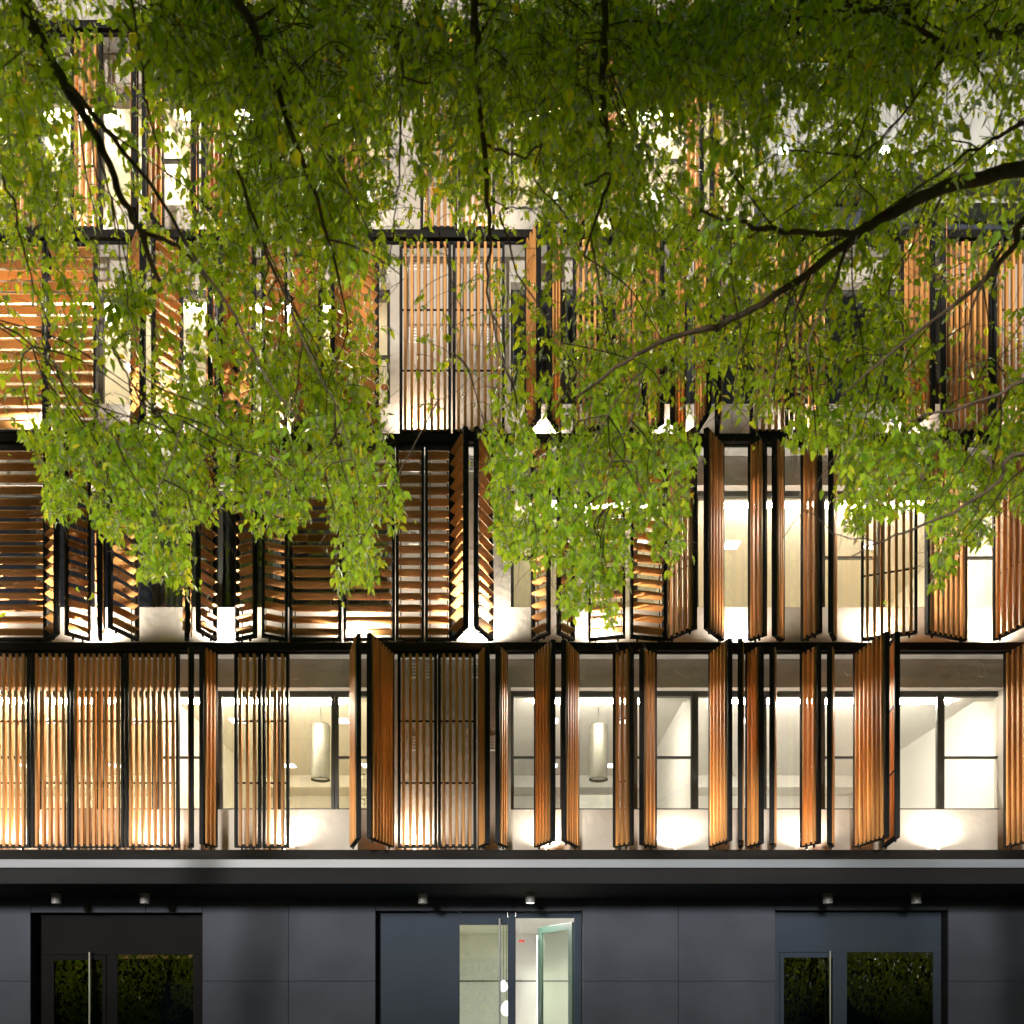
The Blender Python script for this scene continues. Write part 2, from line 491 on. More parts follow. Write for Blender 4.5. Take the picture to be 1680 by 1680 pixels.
def shz(k):
    return FL[k] + 0.05, FL[k + 1] - SLABT - 0.028
def flat(k, h, *spans):
    z0, z1 = shz(k)
    for a, b in spans:
        leaf(X(a), -.02, X(b), -.02, z0, z1, h, False)
def fold(k, h, xm, half, p):
    z0, z1 = shz(k)
    xa, xc, xb = X(xm - half), X(xm), X(xm + half)
    g = 0.012 + 0.062 * min(1.0, p / 0.3)
    l1 = leaf(xa, -.01, xc - g, -p, z0, z1, h, True)
    l2 = leaf(xc + g, -p, xb, -.01, z0, z1, h, True)
    return l1

flat(0, False, (-30, 51), (54, 117), (119, 205), (208, 295), (386, 429), (432, 475), (653, 717), (719, 781))
for a in ((335, 20, .33), (611, 33, .76), (809, 21, .33), (913, 34, .54), (1041, 34, .24), (1190, 25, .58), (1247, 22, .35), (1339, 25, .35), (1426, 24, .80), (1674, 26, .80)):
    fold(0, False, *a)
flat(1, True, (-12, 78), (476, 561), (564, 648), (650, 696), (698, 741))
for a in ((114, 35, .25), (196, 31, .48), (331, 24, .38), (430, 42, .16), (775, 32, .48), (907, 34, .26), (1028, 63, .13)):
    fold(1, True, *a)
for a in ((1139, 46, .45), (1256, 28, .22), (1342, 27, .32), (1498, 86, .275), (1663, 33, .80)):
    fold(1, False, *a)
flat(2, True, (-12, 76), (79, 160))
for a in ((259, 41, .38), (367, 20, .38), (430, 41, .2), (550, 70, .62)):
    fold(2, True, *a)
flat(2, False, (656, 740), (743, 828), (1230, 1292), (1296, 1358), (1548, 1624), (1628, 1712))
for a in ((891, 27, .38), (998, 58, .15), (1090, 32, .26), (1159, 17, .5), (1513, 33, .5)):
    fold(2, False, *a)
flat(3, False, (22, 70), (118, 169), (690, 750), (752, 812))
for a in ((246, 22, .4), (345, 22, .5), (560, 40, .4), (980, 30, .4), (1150, 26, .4)):
    fold(3, False, *a)

# --- ledge uplights (housing, lens, spot lamp)
def uplight(px, k, e=170.0):
    x, y, z = X(px, .12), 0.125, FL[k]
    m = MB(); m.lathe(x, y, [(0.0, z + .001), (.035, z + .001), (.035, z + .055), (.030, z + .060), (.026, z + .052)], 14)
    o = B(m, 'uplight', M['grey_lamp'], smooth=False)
    m = MB(); m.lathe(x, y, [(.0255, z + .050), (0.0, z + .052)], 12); m.build('lens', M['lamp'], o)
    for loc, rot, size, blend, en in (((x, .06, z + .075), (R(180 + 3), 0, 0), 172, .75, e * .9), ((x, .015, z + .045), (R(90 + 16), 0, 0), 70, .45, e * .028)):
        l = bpy.data.lights.new('uplight_beam', 'SPOT'); l.energy = en; l.spot_size = R(size); l.spot_blend = blend; l.shadow_soft_size = .025
        l.color = (1.0, .90, .74)
        lo = bpy.data.objects.new('uplight_beam', l); COL.objects.link(lo)
        lo.location = loc; lo.rotation_euler = rot
for px in (-180, 35, 250, 468, 680, 896, 1108, 1323, 1538, 1750): uplight(px, 0, 72)
for px in (-60, 155, 367, 585, 785, 985, 1212, 1435, 1630): uplight(px, 1, 230 if px < 800 else 115)
for px in (60, 265, 475, 690, 890, 1105, 1315, 1490, 1690): uplight(px, 2, 120 if px < 700 else 55)
for px in (150, 365, 575, 785, 1010, 1190): uplight(px, 3, 45)

# --- ventilation grilles on the pier
def vent(px0, px1, py0, py1):
    x0, x1, z0, z1 = X(px0, YW), X(px1, YW), Zp(py1, YW), Zp(py0, YW)
    m = MB(); y = YW - .012
    m.box(x0, x0 + .02, y, YW - .001, z0, z1); m.box(x1 - .02, x1, y, YW - .001, z0, z1)
    n = max(3, int((z1 - z0) / .045)); p = (z1 - z0) / n
    for i in range(n):
        m.box(x0 + .021, x1 - .021, y + .002, YW - .001, z0 + i * p, z0 + i * p + p * .5)
    B(m, 'vent_grille', M['white'])
for dy in (0, -338, -676 + 7):
    for a in ((672, 688, 1086, 1112), (694, 708, 1086, 1112), (769, 794, 1086, 1112), (671, 686, 1206, 1231), (795, 812, 1206, 1231)):
        y0, y1 = a[2] + dy, a[3] + dy
        vent(a[0], a[1], y0, y1)

# --- loose cables hanging below the ledges
def cable(px, k, flip=1):
    z = FL[k + 1] - SLABT - .03; x = X(px, .2)
    r = rnd
    pts = [(x, .2, z)]
    L = r.uniform(.22, .32)
    pts += [(x + .01 * flip, .18, z - L * .5), (x + .02 * flip, .16, z - L), (x + .07 * flip, .15, z - L * 1.05), (x + .12 * flip, .16, z - L * .75), (x + .09 * flip, .19, z - L * .3), (x + .03 * flip, .21, z - .02)]
    sm = []
    for i in range(len(pts) - 1):
        for t in (0, .33, .66): sm.append(Vector(pts[i]).lerp(Vector(pts[i + 1]), t))
    m = MB(); m.tube(sm, .0045, 5); B(m, 'cable', M['cable'], smooth=True)
for px in (12, 33, 490, 560, 872, 960, 1095, 1122, 1310, 1395, 1485, 1603): cable(px, 0, rnd.choice((-1, 1)))
for px in (1310, 1390, 1600): cable(px, 1, 1)

# --- orange round sticker on a window
m = MB(); cx, cz = X(630, YG0), Zp(633, YG0)
m.poly([(cx + .055 * math.cos(t * math.pi / 10), YG0 + .032, cz + .055 * math.sin(t * math.pi / 10)) for t in range(20)])
B(m, 'window_sticker', M['orange'])

# --- canopy over the pavement
YF = -1.30
YGW = 0.40      # ground floor cladding plane
m = MB()
m.box(XL, XR, YF + .02, YGW + .3, 3.40, 3.615, bev=.01)
can = B(m, 'canopy', M['canopy'])
m = MB(); m.box(XL, XR, YF, -.102, 3.628, 3.750, bev=.006); m.build('canopy_edge', M['alu'], can)
m = MB(); m.box(XL, XR, YF + .05, -.11, 3.6155, 3.6275); m.build('canopy_groove', M['steel'], can)

# --- ground floor cladding with door recesses
def zg(py): return Zp(py, YGW)
def xg(px): return X(px, YGW)
DOORS = [(50, 332, 1497), (616, 956, 1494), (1272, 1556, 1493)]
cuts = [(-480, 50), (332, 616), (956, 1272), (1556, 2200)]
joints = {0: [-330, -190, -60], 1: [473], 2: [1113], 3: [1700, 1860, 2020]}
ZH = zg(1610)
m = MB(); g = .006
for i, (a, b) in enumerate(cuts):
    ed = [a] + joints[i] + [b]
    for u, v in zip(ed[:-1], ed[1:]):
        for za, zb in ((0.02, ZH), (ZH + g, 3.398)):
            m.box(xg(u) + g / 2, xg(v) - g / 2, YGW, YGW + .04, za, zb, bev=.003)
for a, b, t in DOORS:
    ed = [a] + [a + (b - a) * q for q in (.34, .67)] + [b]
    for u, v in zip(ed[:-1], ed[1:]):
        m.box(xg(u) + g / 2, xg(v) - g / 2, YGW, YGW + .04, zg(t), 3.398, bev=.003)
B(m, 'cladding', M['clad'])
m = MB()
for i, (a, b) in enumerate(cuts):
    m.box(xg(a), xg(b), YGW + .041, YGW + .30, 0.0, 3.6)
for a, b, t in DOORS:
    m.box(xg(a), xg(b), YGW + .041, YGW + .30, zg(t) + .002, 3.6)
B(m, 'ground_wall', M['steel'])
YD = YGW + .22   # door plane
def zd(py): return Zp(py, YD)
def xd(px): return X(px, YD)

def shop_door(px0, px1, top, leaf0, leaf1, pane2, handle, panelmat, mirror, hood):
    """fixed panels, one glazed leaf, one fixed glazed panel, long bar handle"""
    fr = MB(); zt = zg(top) - .004
    x0, x1 = xg(px0) + .004, xg(px1) - .004
    zl = zd(leaf0[2]); zp = zd(pane2[2])
    fr.box(x0, x1, YD, YD + .06, zl + .09, zt, bev=.004)                       # panel over the doors
    fr.box(x0, xd(leaf0[0]) - .07, YD, YD + .06, .02, zl + .089, bev=.004)
    fr.box(xd(pane2[1]) + .01, x1, YD, YD + .06, .02, zl + .089, bev=.004)
    fr.box(xd(leaf0[1]) + .07, xd(pane2[0]) - .005, YD + .003, YD + .057, .02, zl + .089)
    o = B(fr, 'entrance', panelmat)
    lf = MB(); a, b = xd(leaf0[0]), xd(leaf0[1])
    lf.box(a - .065, a, YD - .01, YD + .05, .03, zl + .085, bev=.004); lf.box(b, b + .065, YD - .01, YD + .05, .03, zl + .085, bev=.004)
    lf.box(a, b, YD - .008, YD + .05, zl, zl + .084, bev=.004); lf.box(a, b, YD - .008, YD + .05, .03, .2)
    d = lf.build('door', panelmat, o)
    gl = MB(); gl.box(a + .001, b - .001, YD + .01, YD + .018, .201, zl - .001)
    gl.box(xd(pane2[0]) - .004, xd(pane2[1]) + .009, YD + .012, YD + .02, .03, zp); gl.build('pane', M['dark_glass'], o)
    hb = MB(); hx = xd(handle[0]); zt2 = Zp(handle[1], YD - .1)
    hb.tube([(hx, YD - .075, .55), (hx, YD - .075, zt2)], .017, 12)
    for q in (zt2 - .07, .7): hb.tube([(hx, YD - .075, q), (hx + .035, YD - .01, q)], .009, 8)
    hb.build('handle', M['inox'], o, smooth=False)
    m = MB(); xa, xb = xg(px0), xg(px1); yb = YD + 2.6                          # unlit room behind
    m.poly([(xa, yb, 0), (xb, yb, 0), (xb, yb, 3.1), (xa, yb, 3.1)]); m.poly([(xa, YD + .1, 0), (xa, yb, 0), (xa, yb, 3.1), (xa, YD + .1, 3.1)])
    m.poly([(xb, YD + .1, 0), (xb, yb, 0), (xb, yb, 3.1), (xb, YD + .1, 3.1)]); m.poly([(xa, YD + .1, 3.1), (xb, YD + .1, 3.1), (xb, yb, 3.1), (xa, yb, 3.1)])
    m.poly([(xa, YD + .1, .01), (xb, YD + .1, .01), (xb, yb, .01), (xa, yb, .01)])
    m.build('room', M['clad_blue'], o)
shop_door(50, 332, 1497, (89, 168, 1575), 0, (193, 316, 1563), (151, 1562), M['black_panel'], 0, 0)
shop_door(1272, 1556, 1493, (1286, 1366, 1571), 0, (1390, 1530, 1560), (1359, 1560), M['clad_blue'], 0, 0)

# centre entrance: solid panel, fixed glass with bar, open glazed leaf, bright lobby behind
zt = zg(1494) - .004
fr = MB(); x0, x1 = xg(616) + .004, xg(956) - .004
fr.box(x0, xd(754), YD, YD + .06, .02, zt, bev=.004)
fr.box(xd(754) + .001, xd(833), YD + .002, YD + .06, zd(1517), zt, bev=.004)
fr.box(xd(833) + .001, xd(846), YD - .004, YD + .07, .02, zt, bev=.004)
fr.box(xd(846) + .001, xd(942), YD + .002, YD + .06, zd(1506), zt, bev=.004)
fr.box(xd(942) + .001, x1, YD - .004, YD + .07, .02, zt, bev=.004)
ent = B(fr, 'entrance', M['clad_blue'])
m = MB(); m.box(xd(754) + .002, xd(833) - .001, YD + .02, YD + .03, .03, zd(1517) - .001); m.build('pane', M['door_glass'], ent)
m = MB(); hx = xd(820); z2 = Zp(1507, YD - .08)
m.tube([(hx, YD - .08, .55), (hx, YD - .08, z2)], .019, 12)
for q in (z2 - .06, .7): m.tube([(hx, YD - .08, q), (hx + .05, YD - .002, q)], .009, 8)
m.build('handle', M['grey_lamp'], ent)
# open leaf: hinged on the right jamb, swung into the lobby
hxr = xd(941); wl = 1.12; ang = R(180 - 61)
dl = MB(); hz = zd(1512)
dl.box(0, .12, -.025, .025, .03, hz, bev=.004); dl.box(wl - .12, wl, -.025, .025, .03, hz, bev=.004)
dl.box(.12, wl - .12, -.023, .023, hz - .12, hz, bev=.004); dl.box(.12, wl - .12, -.023, .023, .03, .2)
od = dl.build('door', M['green_frame'], ent, label='open glazed door leaf swung into the lobby')
od.matrix_local = Matrix.Translation((hxr, YD + .09, 0)) @ Matrix.Rotation(ang, 4, 'Z')
m = MB(); m.box(.121, wl - .121, -.005, .005, .201, hz - .121); m.build('pane', M['door_glass'], od)
m = MB(); m.tube([(wl - .06, .07, .6), (wl - .06, .07, hz - .15)], .014, 10); m.tube([(wl - .06, .07, .75), (wl - .06, .02, .75)], .008, 8); m.tube([(wl - .06, .07, hz - .2), (wl - .06, .02, hz - .2)], .008, 8)
m.build('handle', M['inox'], od)
m = MB(); xa, xb, yb = xg(700), xg(1010), YD + 4.6; ya = YD + .075; zc = 3.25
m.poly([(xa, yb, 0), (xb, yb, 0), (xb, yb, zc), (xa, yb, zc)]); m.poly([(xa, ya, 0), (xa, yb, 0), (xa, yb, zc), (xa, ya, zc)])
m.poly([(xb, ya, 0), (xb, yb, 0), (xb, yb, zc), (xb, ya, zc)]); m.poly([(xa, ya, zc), (xb, ya, zc), (xb, yb, zc), (xa, yb, zc)])
m.poly([(xa, ya, .01), (xb, ya, .01), (xb, yb, .01), (xa, yb, .01)])
lob = m.build('lobby', M['room_white'], ent)
m = MB(); m.box(xa + .01, xb - .01, yb - .03, yb - .01, 2.19, 2.212); m.build('wall_joint', M['steel'], lob)
m = MB(); m.box(xa + .3, xb - .3, YD + .25, YD + .95, zc - .02, zc - .004)
m.build('ceiling_light', emit_mat('lobby led panel', (1.0, .95, .88), 13.0), lob)

# things in the lobby
def pendant(px, py, y, r, lab):
    x, z = X(px, y), Zp(py, y)
    t = thing('pendant_lamp', lab, 'pendant lamp', (x, y, z), 'pendant lamps in the lobby')
    prof = [(r * math.sin(a) * (1.0 if a < 1.6 else .9), r * 1.25 * -math.cos(a)) for a in [math.pi * i / 12 for i in range(11)]] + [(.02, r * 1.35)]
    m = MB(); m.lathe(0, 0, prof, 18); m.build('shade', M['pendant'], t, smooth=True)
    m = MB(); m.tube([(0, 0, r * 1.3), (0, 0, 3.245 - z)], .004, 5); m.build('cord', M['steel'], t)
pendant(826, 1618, YD + 1.9, .085, 'upper white drop-shaped pendant lamp behind the fixed glass of the centre entrance')
pendant(831, 1655, YD + 1.5, .11, 'lower and larger white pendant lamp behind the centre entrance mullion')
t = thing('exit_sign', 'small red sign hanging from the lobby ceiling in the open centre doorway', 'sign', (X(856, YD + 2.2), YD + 2.2, Zp(1544, YD + 2.2)))
m = MB(); m.box(-.055, .055, -.01, .01, -.022, .022, bev=.004); m.build('sign_plate', M['red'], t)
m = MB(); m.tube([(-.03, 0, .022), (-.03, 0, 3.245 - t.location.z)], .003, 5); m.box(-.05, .03, -.02, .02, .14, .155); m.build('hanger', M['white'], t)

# canopy downlights
def downlight(px, lab, lit=False):
    y = -0.25 if not lit else -0.35
    z0 = 3.40
    x = X(px, y)
    t = thing('canopy_downlight', lab, 'downlight', (x, y, z0), 'cylindrical downlights under the canopy')
    m = MB(); r = .073
    m.lathe(0, 0, [(0, -.001), (r, -.001), (r, -.155), (r - .012, -.160), (r - .016, -.150)], 24); m.build('housing', M['grey_lamp'], t)
    if lit:
        l = bpy.data.lights.new('downlight_beam', 'SPOT'); l.energy = 60; l.spot_size = R(75); l.spot_blend = .6; l.shadow_soft_size = .03; l.color = (1.0, .95, .86)
        lo = bpy.data.objects.new('downlight_beam', l); COL.objects.link(lo); lo.location = (x, y, z0 - .175)
    m = MB(); m.lathe(0, 0, [(r - .0165, -.151), (0, -.150)], 20); m.build('lens', M['lamp'] if lit else M['white'], t)
downlight(93, 'unlit grey cylinder downlight above the left half of the left dark entrance')
downlight(238, 'unlit grey cylinder downlight above the right half of the left dark entrance')
downlight(694, 'unlit grey cylinder downlight above the solid panel of the centre entrance')
downlight(870, 'lit grey cylinder downlight above the open door of the centre entrance', True)
downlight(1358, 'unlit grey cylinder downlight above the bar handle of the right entrance')
downlight(1503, 'unlit grey cylinder downlight above the wide glass pane of the right entrance')

# range hoods inside the first-floor kitchens
def hood(px, lab, y=1.55):
    x = X(px, y); zb = Zp(1279, y); zt = FL[0] + 2.85
    t = thing('range_hood', lab, 'range hood', (x, y, zb))
    r = .165
    m = MB(); m.lathe(0, 0, [(r - .012, .02), (r - .008, 0), (r, 0), (r, .95), (r - .03, .985), (.012, .99), (.012, zt - zb)], 32); m.build('body', M['hood'], t, smooth=False)
    m = MB(); m.lathe(0, 0, [(r - .012, .03), (0, .03)], 28); m.build('filter', M['white'], t)
    m = MB(); m.lathe(0, 0, [(r - .009, -.008), (r + .003, -.008), (r + .003, .004), (r - .009, .004)], 32); m.build('rim', M['steel'], t)
hood(526, 'cylindrical range hood in the lit window left of the plaster pier')
hood(982, 'cylindrical range hood in the lit window right of the plaster pier')
m = MB(); y = 2.6
m.box(X(935, y), X(1020, y), y, y + .05, Zp(1327, y), Zp(1304, y)); B(m, 'splashback', M['marble'])

# terrace spotlights
def spot(px, lab):
    x, y, z = X(px, -.1), -.12, 15.001
    t = thing('terrace_spotlight', lab, 'spotlight', (x, y, z), 'small bright spotlights on the terrace edge')
    m = MB(); m.lathe(0, 0, [(0, 0), (.05, 0), (.05, .02), (.02, .03), (.02, .07)], 12); m.build('base', M['grey_lamp'], t)
    m = MB(); m.lathe(0, 0, [(0, .07), (.05, .085), (.07, .13), (.05, .175), (0, .19)], 14)
    m.build('bulb', emit_mat('bright spot bulb', (.95, 1.0, .95), 60.0), t, smooth=True)
spot(1285, 'small bright spotlight on the terrace edge behind the leaves, leftmost of the three')
spot(1450, 'large star-like bright spotlight in the middle of the terrace edge')
spot(1625, 'small bright spotlight at the right end of the terrace edge, behind a dark branch')

# ------------------------------------------------------------------ trees
CAM = Vector((0, -D, EYE))
def P(px, py, d):
    """point at horizontal distance d in front of the viewpoint"""
    s = PPM * D / d
    return Vector(((px - 840) / s, -D + d, EYE + (HOR - py) / s))
def proj(p):
    d = p[1] + D
    s = PPM * D / d
    return 840 + p[0] * s, HOR - (p[2] - EYE) * s

DENS = [
 "886558889999999999889999999999966888888888",
 "885457899999999989799999999999996778888887",
 "875447899999999999799999999999995578888757",
 "876345788999999999899999999988878888886447",
 "875334558899999988899999989877888888875335",
 "876222345899999877788999998877788888876335",
 "887322234799998876777899999777788887777657",
 "888322235899998766677899888778888877767777",
 "888632456899999766555788887888888888877667",
 "888422567899999754334678888888888888876556",
 "777633577889999732222357888888888888865444",
 "344666777788886301122345788888888887775433",
 "234678765678885201123345678888888887764322",
 "224677655567875201122344667777888888753223",
 "224566655556776301112345666667788888753223",
 "234523454567787301112466666533567777753234",
 "236622566667787401113577665212446777764345",
 "147766777777777500014777765011445777776667",
 "027878888877777510002577776300016777777777",
 "016788888877777610003677777300001566666554",
 "004788887665767620005777776300000355565432",
 "002666786553367510005777766400000453356410",
 "000156700330266300003676656400000212145200",
 "000036710000466100001366544400000000046000",
 "000002400000120000000146443100000000013000",
 "000000000000000000000011331000000000000000",
]
for j_ in (4, 5): DENS[j_] = ''.join('2' if i_ in (32, 36, 40) else c_ for i_, c_ in enumerate(DENS[j_]))     # the terrace lamps shine through here
for r_ in DENS: assert len(r_) == 42, (len(r_), r_)
TAU = [0, .07, .15, .26, .38, .54, .75, 1.05, 1.6, 2.6]
def tau_at(px, py):
    i = int(math.floor(px / 40)); j = int(math.floor(py / 40))
    if j > 25: return 0.0
    j = max(j, 0); i = min(max(i, 0), 41)
    return TAU[int(DENS[j][i])]

LOBES = [(110,735,58,68),(105,810,33,52),(200,740,80,60),(195,830,48,62),(280,760,66,78),(265,880,46,78),(306,945,26,38),(330,815,33,48),(235,910,23,42),
 (410,720,70,70),(400,790,48,52),(465,820,38,60),(430,850,26,34),(520,720,60,55),(520,785,36,36),(585,720,50,66),(575,850,38,66),(568,930,24,42),(606,925,22,42),(620,800,43,56),(646,830,20,46),(360,695,38,56),(60,690,40,40),
 (830,725,46,58),(850,800,48,58),(838,880,30,48),(890,870,48,66),(930,800,50,88),(940,900,38,58),(934,985,22,34),(975,955,28,48),(1000,880,38,58),(1016,930,18,38),(990,760,60,70),(1050,740,58,58),(1040,830,36,46),(1100,820,38,48),(1095,880,27,56),(1115,720,33,66),(1002,1010,13,24),(1105,930,13,24),
 (1350,695,56,48),(1310,720,28,30),(1440,740,66,58),(1390,790,28,48),(1402,850,18,42),(1450,810,38,48),(1530,760,58,58),(1500,805,22,38),(1560,850,37,66),(1542,930,20,36),(1600,800,48,56),(1640,730,40,66),(1605,870,26,28),(1672,800,20,56)]
_map_tau = tau_at
def tau_at(px, py):
    m = _map_tau(px, py)
    if py < 670 or px < 0 or px > 1680: return m
    e = max(1.25 - ((px - a) / c) ** 2 - ((py - b) / d_) ** 2 for a, b, c, d_ in LOBES)
    v = 1.15 * min(1.0, max(0.012, e * 2.0))
    f = min(1.0, (py - 670) / 50)
    return m * (1 - f) + v * f

class Tree:
    def __init__(s, label, base):
        s.t = thing('tree', label, 'tree', base)
        s.base = Vector(base)
        s.trunk, s.limb, s.twig = MB(), MB(), MB()
        s.lp = []          # leaf placements
        s.nodes = []       # limb points twigs may grow from
trL = Tree('broad leafy tree on the left with a thick slanting branch and hanging yellow-green sprays', (-6.3, -7.6, 0))
trM = Tree('dark overhead tree in the middle with thin hanging branches in front of the plaster pier', (2.2, -16.0, 0))
trR = Tree('leafy tree on the right with a long thick bough sweeping down to the left', (6.6, -6.9, 0))

def smooth_path(pts, sub=4):
    out = []
    n = len(pts)
    for i in range(n - 1):
        p0, p1, p2, p3 = pts[max(i - 1, 0)], pts[i], pts[i + 1], pts[min(i + 2, n - 1)]
        for k in range(sub):
            t = k / sub
            out.append(0.5 * ((2 * p1) + (p2 - p0) * t + (2 * p0 - 5 * p1 + 4 * p2 - p3) * t * t + (3 * p1 - p0 - 3 * p2 + p3) * t ** 3))
    out.append(pts[-1]); return out

def limb(tr, pts, r0, r1, sides=8, wob=.006, mb=None):
    if mb is None: r0 *= .78; r1 *= .8
    pp = smooth_path([Vector(p) for p in pts])
    n = len(pp)
    for i in range(1, n - 1):
        pp[i] = pp[i] + Vector((rnd.gauss(0, wob), rnd.gauss(0, wob), rnd.gauss(0, wob)))
    rad = [(r0 + (r1 - r0) * i / (n - 1)) * rnd.uniform(.93, 1.07) for i in range(n)]
    (mb or tr.limb).tube(pp, rad, sides)
    tr.nodes += pp
    return pp

def px_path(pts, d0, d1):
    n = len(pts)
    d0, d1 = 4.45 + (d0 - 5) * .5, 4.45 + (d1 - 5) * .5
    return [P(a, b, d0 + (d1 - d0) * i / (n - 1)) for i, (a, b) in enumerate(pts)]

# trunks stand outside the frame
limb(trL, [(-6.3, -7.6, -.1), (-6.25, -7.6, 2), (-6.0, -7.7, 4.5), (-5.6, -7.8, 7), (-5.2, -7.9, 9.6), (-4.8, -7.9, 12)], .24, .08, 14, .02, trL.trunk)
limb(trR, [(6.6, -6.9, -.1), (6.55, -6.9, 2), (6.4, -6.9, 4.5), (6.2, -7.1, 7.2), (5.6, -7.3, 9.6), (5.2, -7.4, 12.5)], .27, .08, 14, .02, trR.trunk)
limb(trM, [(2.2, -16, -.1), (2.15, -15.9, 2.5), (1.9, -15.5, 5), (1.5, -14.6, 8), (1.0, -12.6, 10), (.6, -10.5, 11)], .25, .07, 14, .02, trM.trunk)

# left tree limbs
limb(trL, [(-5.35, -7.85, 9.0), (-5.0, -7.8, 9.9)] + px_path([(-30, -110), (30, 0), (75, 80), (125, 170), (170, 250), (205, 330), (230, 385), (262, 460)], 5.3, 6.0), .055, .017)
limb(trL, px_path([(110, 140), (165, 200), (205, 250), (262, 325), (332, 440), (385, 520), (425, 600), (490, 690)], 5.45, 6.3), .019, .007)
limb(trL, px_path([(228, 380), (280, 396), (312, 425), (340, 462)], 5.85, 6.0), .017, .008, 6)
limb(trL, px_path([(160, 238), (178, 310), (192, 380), (208, 475), (226, 580)], 5.6, 6.2), .009, .004, 5)
limb(trL, px_path([(-40, 505), (30, 550), (110, 620), (170, 700), (240, 770)], 6.6, 7.0), .010, .004, 5)
limb(trL, px_path([(185, 570), (205, 610), (235, 665), (262, 720)], 6.6, 6.9), .010, .005, 5)
limb(trL, px_path([(205, -60), (225, 60), (240, 160), (262, 250), (284, 300)], 5.0, 5.8), .011, .004, 5)
limb(trL, px_path([(300, 690), (285, 740), (262, 800), (258, 850)], 6.8, 7.0), .008, .003, 5)
limb(trL, px_path([(-5, 270), (20, 330), (40, 420), (75, 520)], 5.6, 6.2), .012, .004, 5)
limb(trL, [(-5.2, -7.9, 9.6), (-3.6, -8.4, 10.0)] + px_path([(330, -80), (420, 60), (480, 220), (530, 360), (560, 480)], 5.2, 6.3), .04, .008)
limb(trL, px_path([(390, 280), (440, 420), (500, 560), (560, 690), (590, 800)], 5.9, 6.9), .013, .004, 5)
# right tree limbs
limb(trR, [(6.2, -7.1, 7.2), (5.2, -7.0, 7.6)] + px_path([(1720, 276), (1600, 296), (1500, 330), (1440, 362), (1398, 390), (1340, 438), (1250, 500), (1180, 533), (1080, 562), (1010, 606), (945, 655)], 6.1, 6.9), .056, .009, 10)
limb(trR, px_path([(1402, 388), (1330, 383), (1250, 374), (1200, 362), (1148, 345)], 6.2, 6.4), .024, .008, 7)
limb(trR, px_path([(1388, 398), (1372, 455), (1345, 515), (1328, 560), (1325, 600)], 6.3, 6.4), .014, .005, 6)
limb(trR, px_path([(1330, 450), (1300, 530), (1270, 620), (1236, 690)], 6.4, 6.6), .011, .004, 5)
limb(trR, px_path([(1216, 528), (1210, 590), (1206, 640), (1200, 695)], 6.5, 6.6), .009, .003, 5)
limb(trR, [(5.9, -7.1, 8.2)] + px_path([(1730, 330), (1660, 410), (1590, 480), (1480, 566), (1380, 650)], 6.0, 6.6), .035, .006, 7)
limb(trR, px_path([(1650, 395), (1600, 490), (1585, 560), (1560, 640)], 6.1, 6.5), .013, .004, 5)
limb(trR, [(5.6, -7.3, 9.6), (4.6, -7.6, 9.5)] + px_path([(1710, 22), (1625, 58), (1560, 76), (1525, 62), (1488, 15)], 5.8, 5.8), .04, .014, 7)
limb(trR, px_path([(1562, 76), (1510, 150), (1460, 215), (1400, 260)], 5.8, 6.2), .014, .005, 5)
limb(trR, px_path([(1700, 190), (1640, 225), (1590, 250), (1500, 310)], 5.8, 6.2), .018, .006, 5)
limb(trR, [(6.3, -7.0, 5.8)] + px_path([(1720, 735), (1640, 790), (1580, 830), (1500, 868), (1440, 890), (1388, 918)], 6.2, 6.6), .022, .004, 6)
limb(trR, px_path([(1450, 890), (1380, 880), (1345, 855), (1312, 832)], 6.4, 6.5), .005, .0025, 5)
limb(trR, px_path([(1285, 882), (1325, 825), (1350, 780), (1372, 745)], 6.4, 6.5), .004, .0025, 5)
limb(trR, px_path([(1710, 600), (1640, 645), (1560, 672), (1488, 692)], 6.0, 6.4), .018, .006, 5)
# middle tree limbs
limb(trM, [(.9, -12.3, 10.1), (.2, -10.4, 10.0)] + px_path([(786, -120), (782, 60), (790, 200), (802, 330), (806, 400), (800, 480), (832, 610)], 5.0, 6.6), .035, .006, 7)
limb(trM, px_path([(800, 238), (830, 248), (862, 256), (890, 236)], 5.7, 5.8), .010, .006, 6)
limb(trM, px_path([(806, 325), (830, 340), (870, 345), (900, 372)], 5.9, 6.1), .006, .003, 5)
limb(trM, [(.9, -12.3, 10.1), (.9, -10.2, 9.8)] + px_path([(1010, -120), (992, 60), (990, 180), (1003, 270), (985, 340), (958, 420)], 5.0, 6.4), .035, .008, 7)
limb(trM, px_path([(1000, 285), (975, 300), (960, 305)], 5.8, 5.9), .009, .006, 5)
limb(trM, px_path([(820, 350), (850, 450), (905, 540), (960, 625)], 6.0, 6.7), .009, .004, 5)
limb(trM, px_path([(1060, 602), (1010, 660), (960, 760), (935, 860)], 6.7, 7.1), .008, .003, 5)
limb(trM, px_path([(1050, 610), (1035, 690), (1000, 780), (990, 880)], 6.7, 7.1), .007, .003, 5)
limb(trM, px_path([(660, 100), (655, 250), (650, 340), (640, 420)], 5.4, 6.0), .010, .004, 5)
limb(trM, px_path([(798, 500), (780, 600), (740, 650), (705, 655)], 6.3, 6.5), .004, .002, 4)
limb(trM, px_path([(720, 380), (740, 455), (760, 520), (745, 580)], 6.2, 6.5), .005, .0025, 4)

